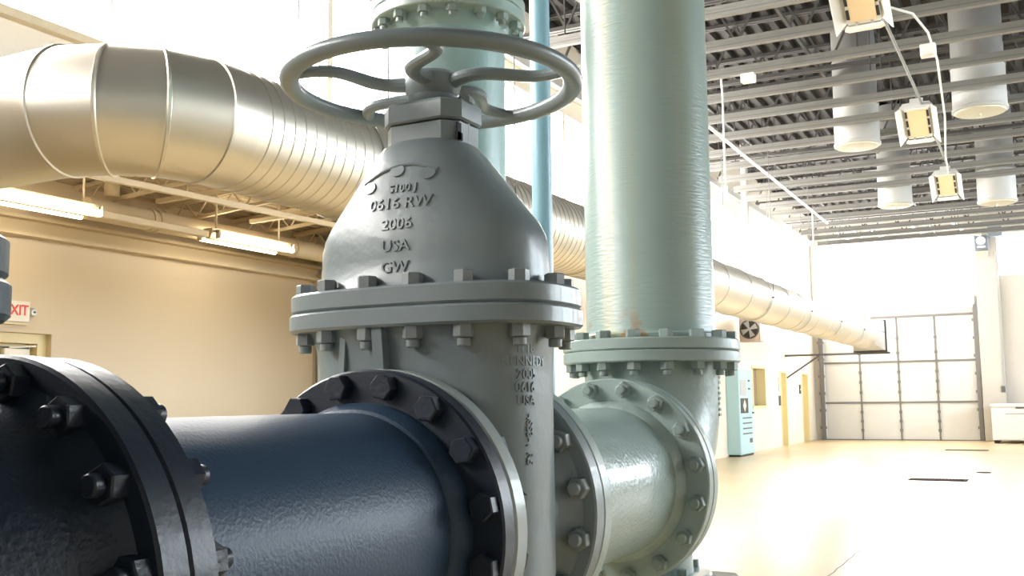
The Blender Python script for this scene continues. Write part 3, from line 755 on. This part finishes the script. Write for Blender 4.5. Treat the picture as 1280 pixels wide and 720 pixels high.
# floor drains
for (x0, x1, y0, y1, lb) in ((-2.75, -1.62, 31.95, 32.3, 'dark trench drain in the floor nearest the overhead door'), (-2.43, -1.42, 20.5, 20.95, 'dark trench drain in the middle of the bright floor')):
    t = thing('floor_drain', lb, 'floor drain', ((x0+x1)/2, (y0+y1)/2, 0), 'floor drains')
    MB().box((x0, y0, .0005), (x1, y1, .012)).build('frame', 'grate', t)
    m = MB()
    for k in range(16): a = x0+.04+(x1-x0-.08)*k/16; m.box((a, y0+.03, .012), (a+.03, y1-.03, .018))
    m.build('grate', 'grate', t)
tag(MB().lathe([(.14, 0), (.14, .008), (.12, .014)], (-1.27, 22.95, .0005), (0, 0, 1), 24).build('floor_cleanout', 'grate', loc=(-1.27, 22.95, 0)), 'small round cleanout cover in the floor right of the trench drain', 'cleanout cover')
pts = [(-1.80+random.uniform(-.012, .012), 9.2+k*.2, .0012) for k in range(11)]
m = MB()
for p, q in zip(pts, pts[1:]): m.bar(p, q, .009, .002)
o = structure('trim_7', m, 'dark_metal')

# ------------------------------------------------------------------ the pipe line
PX, PZ = -1.148, 1.315
R_P, R_F, R_B = .2165, .2975, .268
NB = 16
def bolt_mesh(name, grip, mat, stud=True, af=.041):
    """hex head on +Z side of z=0, nut below -grip, with stud ends"""
    m = MB()
    m.hexa((0, 0, 0), (0, 0, .024), af)
    if stud: m.cyl((0, 0, .024), (0, 0, .040), .0135, 14, .002)
    m.cyl((0, 0, -grip), (0, 0, 0), .0125, 10)
    m.hexa((0, 0, -grip), (0, 0, -grip-.025), af, .3); m.cyl((0, 0, -grip-.025), (0, 0, -grip-.042), .0135, 14, .002)
    me = m.mesh(name); me.materials.append(M[mat]); return me
def flange_ring(m, o, d, t_, R=R_F, r_in=.19, hub=None):
    """one flange disc, bevelled, from o along d for t_"""
    b = .004
    m.lathe([(r_in, 0), (R-b, 0), (R, b), (R, t_-b), (R-b, t_), (r_in, t_)], o, d, 72, closed=True)
def circ_bolts(parent, me, c, d, R, n=NB, off=.5):
    d, u, w_ = basis(d)
    for k in range(n):
        a = 2*PI*(k+off)/n
        put('flange_bolt', me, parent, V(c)+(u*math.cos(a)+w_*math.sin(a))*R, d, spin=random.uniform(0, 1.0))

B1a, B1m, B1b = .820, .865, .910          # blue joint: dark valve flange / spool flange
B2a, B2m, B2b = 1.596, 1.640, 1.685       # blue spool flange / grey valve flange
T1a, T1m, T1b = 2.000, 2.046, 2.091       # grey valve flange / teal spool flange
T2a, T2m, T2b = 2.807, 2.850, 2.893       # teal spool flange / elbow flange

# navy spool
sp = thing('navy_pipe', 'thick navy blue flanged pipe in the foreground leading to the grey gate valve', 'pipe', (PX, 1.25, PZ-.3))
m = MB(); m.lathe([(R_P+.016, B1b-.001), (R_P+.016, B1b+.02), (R_P, B1b+.04), (R_P, B2a-.045), (R_P+.006, B2a-.042), (R_P+.018, B2a-.022), (R_P+.018, B2a+.001)], (PX, 0, PZ), (0, 1, 0), 96)
m.build('barrel', 'navy', sp)
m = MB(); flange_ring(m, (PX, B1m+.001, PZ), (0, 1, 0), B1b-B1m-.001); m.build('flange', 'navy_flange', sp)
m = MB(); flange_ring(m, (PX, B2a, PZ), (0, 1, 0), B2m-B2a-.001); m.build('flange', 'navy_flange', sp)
bm_navy = bolt_mesh('navy_bolt', B1b-B1a, 'bolt_navy_shaded')
circ_bolts(sp, bm_navy, (PX, B1a, PZ), (0, -1, 0), R_B)
bm_navy2 = bolt_mesh('navy_bolt_head', B2b-B2a, 'bolt_navy_shaded', stud=False, af=.044)
circ_bolts(sp, bm_navy2, (PX, B2a, PZ), (0, -1, 0), R_B)

# ------------------------------------------------------------------ gate valves
def make_valve(name, label, Y0, yfa, yfb, yfc, yfd, mats, detail=True):
    """Y0 centre; flanges yfa..yfb upstream and yfc..yfd downstream"""
    body_m, flange_m, bolt_m = mats
    v = thing(name, label, 'gate valve', (PX, Y0, PZ-.36))
    O = V((PX, Y0, 0))
    ZF0, ZF1, ZFm = 1.697, 1.778, 1.7365
    A, Bv, N = .254, .148, 3.0
    def ring(a, b, n, z, seg=96): return [(O.x+x, O.y+y_, z) for x, y_ in superpts(a, b, n, seg)[0]]
    # body: flat gate box with round bottom, nozzles each way
    m = MB()
    rings = []
    for z, fa, fb in ((.985, .30, .45), (1.0, .50, .65), (1.04, .70, .82), (1.10, .86, .93), (1.16, .95, .98), (1.205, 1, 1), (1.45, 1, 1), (1.60, 1, 1), (1.66, 1.01, 1.02), (1.685, 1.05, 1.06), (ZF0+.002, 1.08, 1.1)):
        rings.append(ring(A*fa, Bv*fb, N, z))
    m.loft(rings)
    m.lathe([(.272, yfb-.002), (.25, yfb+.012), (.235, yfb+.035), (.228, Y0), (.235, yfc-.035), (.25, yfc-.012), (.272, yfc+.002)], (PX, 0, PZ), (0, 1, 0), 72)
    m.build('body', body_m, v)
    # ribs on the upstream face
    for x, wd, y1 in ((PX-.022, .012, .005), (PX-.125, .007, .035)):
        yo = Y0-Bv; m = MB()
        m.prism([(yo+.02, 1.52), (yo-.012, 1.52), (yo-.036+y1, ZF0+.001), (yo+.02, ZF0+.001)], x-wd, x+wd, 0)
        m.build('rib', body_m, v)
    # raised pad low on the side
    def sf(x): return -Bv*(1-(x/A)**3)**(1/3)
    m = MB(); m.loft([[(O.x+.155+q[0]*s_, Y0+sf(.155+q[0]*s_)-dy, 1.33+q[1]*s_) for q in ((0, -.16), (.075, -.16), (.075, .12), (.06, .14), (.015, .14), (0, .12))] for s_, dy in ((1, -.03), (1, .008), (.92, .012))])
    m.build('pad', body_m, v)
    m = MB(); flange_ring(m, (PX, yfa, PZ), (0, 1, 0), yfb-yfa, R=R_F+.0015); m.build('flange', flange_m[0], v)
    m = MB(); flange_ring(m, (PX, yfc, PZ), (0, 1, 0), yfd-yfc, R=R_F+.0015); m.build('flange', flange_m[1], v)
    FA, FB, FN = .318, .190, 3.0
    def fl(z0, z1, g):
        mm = MB(); e = .005
        mm.loft([ring(FA-e-g, FB-e-g, FN, z0), ring(FA-g, FB-g, FN, z0+e), ring(FA-g, FB-g, FN, z1-e), ring(FA-e-g, FB-e-g, FN, z1)]); return mm
    fl(ZF0, ZFm-.0005, 0).build('body_flange', body_m, v)
    fl(ZFm+.0005, ZF1, .003).build('bonnet_flange', body_m, v)
    # bonnet dome
    prof = [(ZF1-.002, .268, .160), (ZF1+.012, .258, .152), (1.84, .256, .150), (1.872, .2545, .149), (1.895, .248, .147), (1.92, .2335, .143), (1.95, .209, .138), (1.985, .181, .130), (2.02, .153, .121), (2.05, .129, .112), (2.07, .113, .104), (2.085, .101, .096), (2.095, .085, .083), (2.098, .06, .06)]
    def ab(z):
        for (z0, a0, b0), (z1, a1, b1) in zip(prof, prof[1:]):
            if z0 <= z <= z1:
                f = (z-z0)/(z1-z0); return a0+(a1-a0)*f, b0+(b1-b0)*f
        return prof[-1][1:]
    m = MB(); m.loft([ring(a, b, 2.5, z) for z, a, b in prof]); m.build('bonnet', body_m, v)
    # neck block, packing plate, slot
    ca, sa = math.cos(math.radians(32)), math.sin(math.radians(32))
    def loc(x, y_): return (O.x+x, O.y+y_)
    def poly(w_, d_, ch): return [loc(x, y_) for x, y_ in ((-w_+ch, -d_), (w_-ch, -d_), (w_, -d_+ch), (w_, d_-ch), (w_-ch, d_), (-w_+ch, d_), (-w_, d_-ch), (-w_, -d_+ch))]
    m = MB(); m.loft([[(x, y_, z) for x, y_ in poly(w_, .068, .028)] for z, w_ in ((2.07, .092), (2.09, .090), (2.133, .090))]); m.build('neck', body_m, v)
    m = MB(); e = .004
    m.loft([[(x, y_, z) for x, y_ in poly(.097-g, .074-g, .032)] for z, g in ((2.1365, e), (2.1405, 0), (2.176, 0), (2.1815, e))])
    m.build('packing_plate', body_m, v)
    for s in (-1, 1):
        m = MB(); m.cyl((O.x+s*.082, O.y, 2.085), (O.x+s*.082, O.y, 2.20), .009, 12); m.hexa((O.x+s*.082, O.y, 2.1815), (O.x+s*.082, O.y, 2.195), .028); m.build('gland_bolt', bolt_m, v)
    m = MB(); m.box((O.x+.0895, O.y-.052, 2.092), (O.x+.0925, O.y-.036, 2.128)); m.box((O.x+.0895, O.y-.056, 2.092), (O.x+.0925, O.y-.030, 2.108)); m.build('bolt_slot_shade', 'gap_shade', v)  # dark boxes on the neck painted as the shade inside the slot
    MB().lathe([(.046, 2.1815), (.046, 2.192)], (O.x, O.y, 0), (0, 0, 1), 28).build('hub_gap_shade', 'gap_shade', v)  # near-black ring painted as the shaded gap under the hub
    # handwheel: one part with rim, spokes and hub
    HZ, HR = 2.232, .305
    hw = MB().lathe([(.030, 2.185), (.046, 2.187), (.053, 2.196), (.055, 2.204), (.050, 2.2055), (.058, 2.214), (.062, 2.232), (.060, 2.248), (.052, 2.256), (.030, 2.258)], (O.x, O.y, 0), (0, 0, 1), 36).build('handwheel', body_m, v)
    rim = [(O.x+HR*math.cos(2*PI*k/96), O.y+HR*math.sin(2*PI*k/96), HZ) for k in range(96)]
    MB().tube(rim, .0215, 16, closed=True, ry=.0175, up=(0, 0, 1)).build('rim', body_m, hw)
    for k in range(5):
        a = math.radians(8.8+72*k); e = V((math.cos(a), math.sin(a), 0)); q = V((-math.sin(a), math.cos(a), 0))
        pts = []; rr = []
        for i in range(25):
            s_ = i/24; r = .040+(HR-.005-.040)*s_
            pts.append(V((O.x, O.y, HZ+.006*math.sin(PI*s_)))+e*r+q*(-.034*math.sin(2*PI*s_)*(1-.25*s_)))
            rr.append(.0185-.005*s_)
        MB().tube(pts, rr, 12, ry=[x*.82 for x in rr], up=(0, 0, 1)).build('spoke', body_m, hw)
    # bonnet bolts
    bme = bolt_mesh('bonnet_bolt', ZF1-ZF0, bolt_m, stud=False, af=.036)
    pp, L = superpts(FA-.034, FB-.026, 3.0, 14)
    for k, (x, y_) in enumerate(pp):
        put('bonnet_bolt', bme, v, (O.x+x, O.y+y_, ZF1), (0, 0, 1), spin=random.uniform(0, 1))
    if not detail: return v
    # raised casting marks on the bonnet
    def bon(cx, zc, sx=1., sz=1.):
        def fn(u, vv, w_):
            z = zc+vv*sz; a, b = ab(z); x = cx+u*sx
            x = max(-a*.999, min(a*.999, x)); y_ = -b*(1-abs(x/a)**2.5)**(1/2.5)
            return (O.x+x, O.y+y_-w_*1.0, z)
        return fn
    BD = .0032
    for txt, size, cx, zc in (('0616 RW', .034, .006, 1.950), ('2006', .033, .005, 1.906), ('USA', .033, .004, 1.861), ('GW', .033, .004, 1.818), ('S100 J', .024, .010, 1.982)):
        mapped_text('cast_lettering', txt, size, BD, bon(cx, zc, 1.12, .95), body_m, v)
    # kidney shaped boss with round pips above the numbers
    m = MB(); f = bon(0, 0)
    def patch(pl, h):
        m.loft([[f(u, vv, w_) for u, vv in pl] for w_ in (-.01, h*.7, h)])
    def disc(cx, zc, r): return [(cx+r*math.cos(2*PI*k/24), zc+r*.75*math.sin(2*PI*k/24)) for k in range(24)]
    for cx, zc in ((-.078, 1.992), (-.010, 2.022), (.062, 2.010)): patch(disc(cx, zc, .017), .0035)
    arch = [(-.096+.0148*k, 2.000+.034*math.sin(PI*(k/12)*.8+.1)) for k in range(13)]
    m.tube([f(u, vv, .001) for u, vv in arch], .004, 8)
    m.build('cast_boss', body_m, v)
    # lettering down the side of the body
    PPN = 960
    pb, Lb = superpts(A, Bv, N, PPN)
    def side(s0, zc, rot=False):
        def fn(u, vv, w_):
            if rot: u, vv = vv, -u
            k = ((s0+u)/Lb*PPN) % PPN; i = int(k) % PPN; j = (i+1) % PPN; f_ = k-int(k)
            p = V((pb[i][0]*(1-f_)+pb[j][0]*f_, pb[i][1]*(1-f_)+pb[j][1]*f_)); tn = V((pb[j][0]-pb[i][0], pb[j][1]-pb[i][1])).normalized()
            return (O.x+p.x+tn.y*w_, O.y+p.y-tn.x*w_, zc+vv)
        return fn
    S0 = -.060
    for k, (txt, ds) in enumerate((('I118', 0), ('KENNEDY', .004), ('2005', .002), ('0616', -.002), ('USA', 0))):
        mapped_text('cast_lettering', txt, .027, .003, side(S0+ds, 1.652-k*.0255), body_m, v)
    mapped_text('cast_lettering', '4SS3-1 R5', .024, .003, side(S0+.006, 1.475, True), body_m, v)
    return v

gv = make_valve('gate_valve', 'large grey gate valve with handwheel and raised lettering in the centre', (B2m+T1m)/2, B2m, B2b, T1a, T1m, ('valve', ('valve_light', 'valve'), 'bolt'))
gv2 = make_valve('gate_valve', 'dark slate gate valve cut off by the left edge of the photo', .507, .149, .194, B1a, B1m, ('navy_grey', ('navy_flange', 'navy_flange'), 'bolt_navy_shaded'), detail=False)
# the left valve stands a little lower: drop everything above its body
def drop(o, dz, seen):
    if o.type == 'MESH':
        if o.name.split('.')[0] == 'flange': return
        if o.name.startswith(('bonnet_bolt',)): o.location.z -= dz
        elif o.data.name not in seen:
            seen.add(o.data.name); off = ORG.get(o.name, (0, 0, 0))[2]
            for v_ in o.data.vertices:
                z = v_.co.z+off
                if z > 1.60: v_.co.z -= dz*min(1, (z-1.60)/.09)
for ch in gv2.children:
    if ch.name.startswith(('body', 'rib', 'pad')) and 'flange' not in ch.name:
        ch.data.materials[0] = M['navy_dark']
seen = set()
for ch in gv2.children:
    drop(ch, .066, seen)
    for g_ in ch.children: drop(g_, .066, seen)

# teal spool
ts = thing('teal_pipe', 'short pale teal flanged pipe between the grey valve and the teal elbow', 'pipe', (PX, 2.45, PZ-.3))
RT = .213
m = MB(); m.lathe([(RT+.02, T1b-.001), (RT+.016, T1b+.02), (RT, T1b+.04), (RT, T2a-.035), (RT+.016, T2a-.015), (RT+.02, T2a+.001)], (PX, 0, PZ), (0, 1, 0), 96); m.build('barrel', 'teal_spool', ts)
m = MB(); flange_ring(m, (PX, T1m+.001, PZ), (0, 1, 0), T1b-T1m-.001, R=R_F+.001); m.build('flange', 'teal_cast', ts)
m = MB(); flange_ring(m, (PX, T2a, PZ), (0, 1, 0), T2m-T2a-.001, R=R_F); m.build('flange', 'teal_cast', ts)
bt1 = bolt_mesh('grey_flange_bolt', T1b-T1a, 'bolt'); circ_bolts(ts, bt1, (PX, T1a, PZ), (0, -1, 0), R_B)
bt2 = bolt_mesh('teal_flange_bolt', T2b-T2a, 'bolt_teal'); circ_bolts(ts, bt2, (PX, T2a, PZ), (0, -1, 0), R_B)

# base elbow
EY, ER = 3.185, .262
ZR0, ZRm, ZR1 = 1.664, 1.701, 1.738
RV, RVF = .2085, .2865
el = thing('base_elbow', 'teal cast elbow turning the pipe line up into the tall riser', 'pipe elbow', (PX, EY, .985))
path = [V((PX, T2m+.002, PZ)), V((PX, EY-ER, PZ))]
for k in range(1, 15):
    a = PI/2*k/14; path.append(V((PX, EY-ER+ER*math.sin(a), PZ+ER*(1-math.cos(a)))))
path.append(V((PX, EY, ZRm-.002)))
rr = [RV+.008]*len(path); rr[0] = RV+.02; rr[-1] = RV+.012
MB().tube(path, rr, 72).build('bend', 'teal_cast', el)
m = MB(); flange_ring(m, (PX, T2m+.001, PZ), (0, 1, 0), T2b-T2m-.001, R=R_F); m.build('flange', 'teal_cast', el)
m = MB(); flange_ring(m, (PX, EY, ZR0), (0, 0, 1), ZRm-ZR0-.0008, R=RVF, r_in=.18); m.build('flange', 'teal_cast', el)
m = MB(); m.lathe([(.125, 1.003), (.122, 1.02), (.120, 1.12), (.125, 1.25)], (PX, EY-.02, 0), (0, 0, 1), 40)
for s in (-1, 1): m.box((PX+s*.06-.008 if s > 0 else PX-.068, EY-.13, 1.003), (PX+.068 if s > 0 else PX-.052, EY+.10, 1.2))
m.build('pedestal', 'teal_cast', el)
m = MB(); m.lathe([(.05, .985), (.176, .985), (.18, .989), (.18, 1.003), (.174, 1.009), (.05, 1.009)], (PX, EY-.02, 0), (0, 0, 1), 56, closed=True); m.build('base_plate', 'teal_cast', el)
be = bolt_mesh('base_bolt', .02, 'bolt_teal', stud=False, af=.03)
for k in range(4):
    a = PI/4+PI/2*k+.15; put('base_bolt', be, el, (PX+.152*math.cos(a), EY-.02+.152*math.sin(a), 1.009), (0, 0, 1))
m = MB()          # worn raised marks down the outer side of the bend
e = V((math.cos(math.radians(7)), math.sin(math.radians(7)), 0))
for k in range(9):
    z = 1.635-k*.017
    c = V((PX, EY, z))+e*(RV+.0065); q = V((-e.y, e.x, 0))
    m.obox(c, e*.004, q*.009, V((0, 0, .0045)))
    if k % 3: m.obox(c+q*.022, e*.004, q*.005, V((0, 0, .0045)))
m.build('cast_mark', 'teal_cast', el)
# tall riser
rs = thing('riser_pipe', 'tall thick teal vertical pipe rising right of the grey valve', 'pipe', (PX, EY, ZRm))
m = MB(); m.lathe([(RV+.012, ZRm+.002), (RV+.012, ZR1+.016), (RV+.003, ZR1+.022), (RV, ZR1+.030), (RV, 5.2), (RV, ZD-.002)], (PX, EY, 0), (0, 0, 1), 96); m.build('barrel', 'teal', rs)
m = MB(); flange_ring(m, (PX, EY, ZRm+.0008), (0, 0, 1), ZR1-ZRm-.001, R=RVF, r_in=.19); m.build('flange', 'teal_cast', rs)
br = bolt_mesh('riser_bolt', ZR1-ZR0, 'bolt_teal', stud=False, af=.040)
circ_bolts(rs, br, (PX, EY, ZR1), (0, 0, 1), .256, off=.35)
# concrete pier below the elbow and pipe stands
pr = thing('concrete_pier', 'square concrete pier under the teal elbow base plate', 'pier', (PX, EY-.02, 0))
MB().box((PX-.22, EY-.24, .06), (PX+.22, EY+.20, .984), .015).build('shaft', 'concrete', pr)
MB().box((PX-.30, EY-.32, 0), (PX+.30, EY+.28, .06), .01).build('footing', 'concrete', pr)
def stand(yy, r, label, mat):
    s_ = thing('pipe_stand', label, 'pipe stand', (PX, yy, 0), 'pipe stands below the line')
    m = MB(); seg = 24
    inn = [(PX+(r+.0005)*math.sin(a), PZ-(r+.0005)*math.cos(a)) for a in [(-.42+.84*k/seg) for k in range(seg+1)]]
    out = [(PX+(r+.012)*math.sin(a), PZ-(r+.012)*math.cos(a)) for a in [(-.42+.84*k/seg) for k in range(seg+1)]]
    for i in range(seg): m.prism([inn[i], inn[i+1], out[i+1], out[i]], yy-.07, yy+.07, 1)
    m.build('saddle', mat, s_)
    MB().cyl((PX, yy, .012), (PX, yy, PZ-r-.008), .045, 20).build('post', mat, s_)
    MB().box((PX-.12, yy-.12, 0), (PX+.12, yy+.12, .012), .003).build('base_plate', mat, s_)
stand(1.25, R_P, 'steel pipe stand under the navy pipe', 'navy_grey')
stand(2.45, RT, 'steel pipe stand under the short teal pipe', 'teal_cast')
def block(name, label, yy, ztop):
    b_ = thing(name, label, 'pier', (PX, yy, 0), 'piers below the valves')
    MB().box((PX-.16, yy-.12, .05), (PX+.16, yy+.12, ztop), .01).build('shaft', 'concrete', b_); MB().box((PX-.24, yy-.18, 0), (PX+.24, yy+.18, .05), .01).build('footing', 'concrete', b_)
block('concrete_pier', 'concrete pier under the grey gate valve', (B2m+T1m)/2, .985)
block('concrete_pier', 'concrete pier under the slate valve at the left', .507, .985)

# second riser behind the valve
BX, BY = -1.91, 3.18
bk = thing('riser_pipe', 'blue-teal vertical pipe with bolted flange joint behind the handwheel', 'pipe', (BX, BY, 0))
MB().lathe([(.208, .03), (.208, 2.88), (.222, 2.90), (.228, 2.931)], (BX, BY, 0), (0, 0, 1), 72).build('barrel', 'teal_back', bk)
MB().lathe([(.228, 3.018), (.222, 3.05), (.208, 3.08), (.208, ZD-.002)], (BX, BY, 0), (0, 0, 1), 72).build('upper_barrel', 'teal_back', bk)
for z in (2.93, 2.976):
    m = MB(); flange_ring(m, (BX, BY, z), (0, 0, 1), .043, R=.287, r_in=.19); m.build('flange', 'teal_cast', bk)
bb = bolt_mesh('back_riser_bolt', .089, 'bolt_teal', stud=False, af=.040)
circ_bolts(bk, bb, (BX, BY, 3.019), (0, 0, 1), .258)
MB().lathe([(.05, 0), (.287, 0), (.287, .03), (.05, .03)], (BX, BY, 0), (0, 0, 1), 48, closed=True).build('floor_flange', 'teal_cast', bk)
# slim light blue pipe
lb = thing('slim_pipe', 'slim light blue vertical pipe between the two teal risers', 'pipe', (-2.0, 4.15, 0))
MB().cyl((-2.0, 4.15, .012), (-2.0, 4.15, ZD-.002), .046, 32).build('barrel', 'sky_pipe', lb)
MB().lathe([(.03, 0), (.11, 0), (.11, .012), (.03, .012)], (-2.0, 4.15, 0), (0, 0, 1), 32, closed=True).build('floor_flange', 'sky_pipe', lb)

# ------------------------------------------------------------------ world and view
wd = bpy.data.worlds.new('world'); S.world = wd; wd.use_nodes = True
bg = wd.node_tree.nodes['Background']; bg.inputs['Color'].default_value = (.9, .95, 1, 1); bg.inputs['Strength'].default_value = 1.5
S.view_settings.view_transform = 'Standard'; S.view_settings.look = 'None'
S.view_settings.exposure = 0.95; S.view_settings.gamma = 1.0; S.view_settings.use_curve_mapping = False
S.cycles.max_bounces = 8; S.cycles.diffuse_bounces = 5; S.cycles.glossy_bounces = 4
S.cycles.sample_clamp_indirect = 10
S.cycles.use_denoising = True
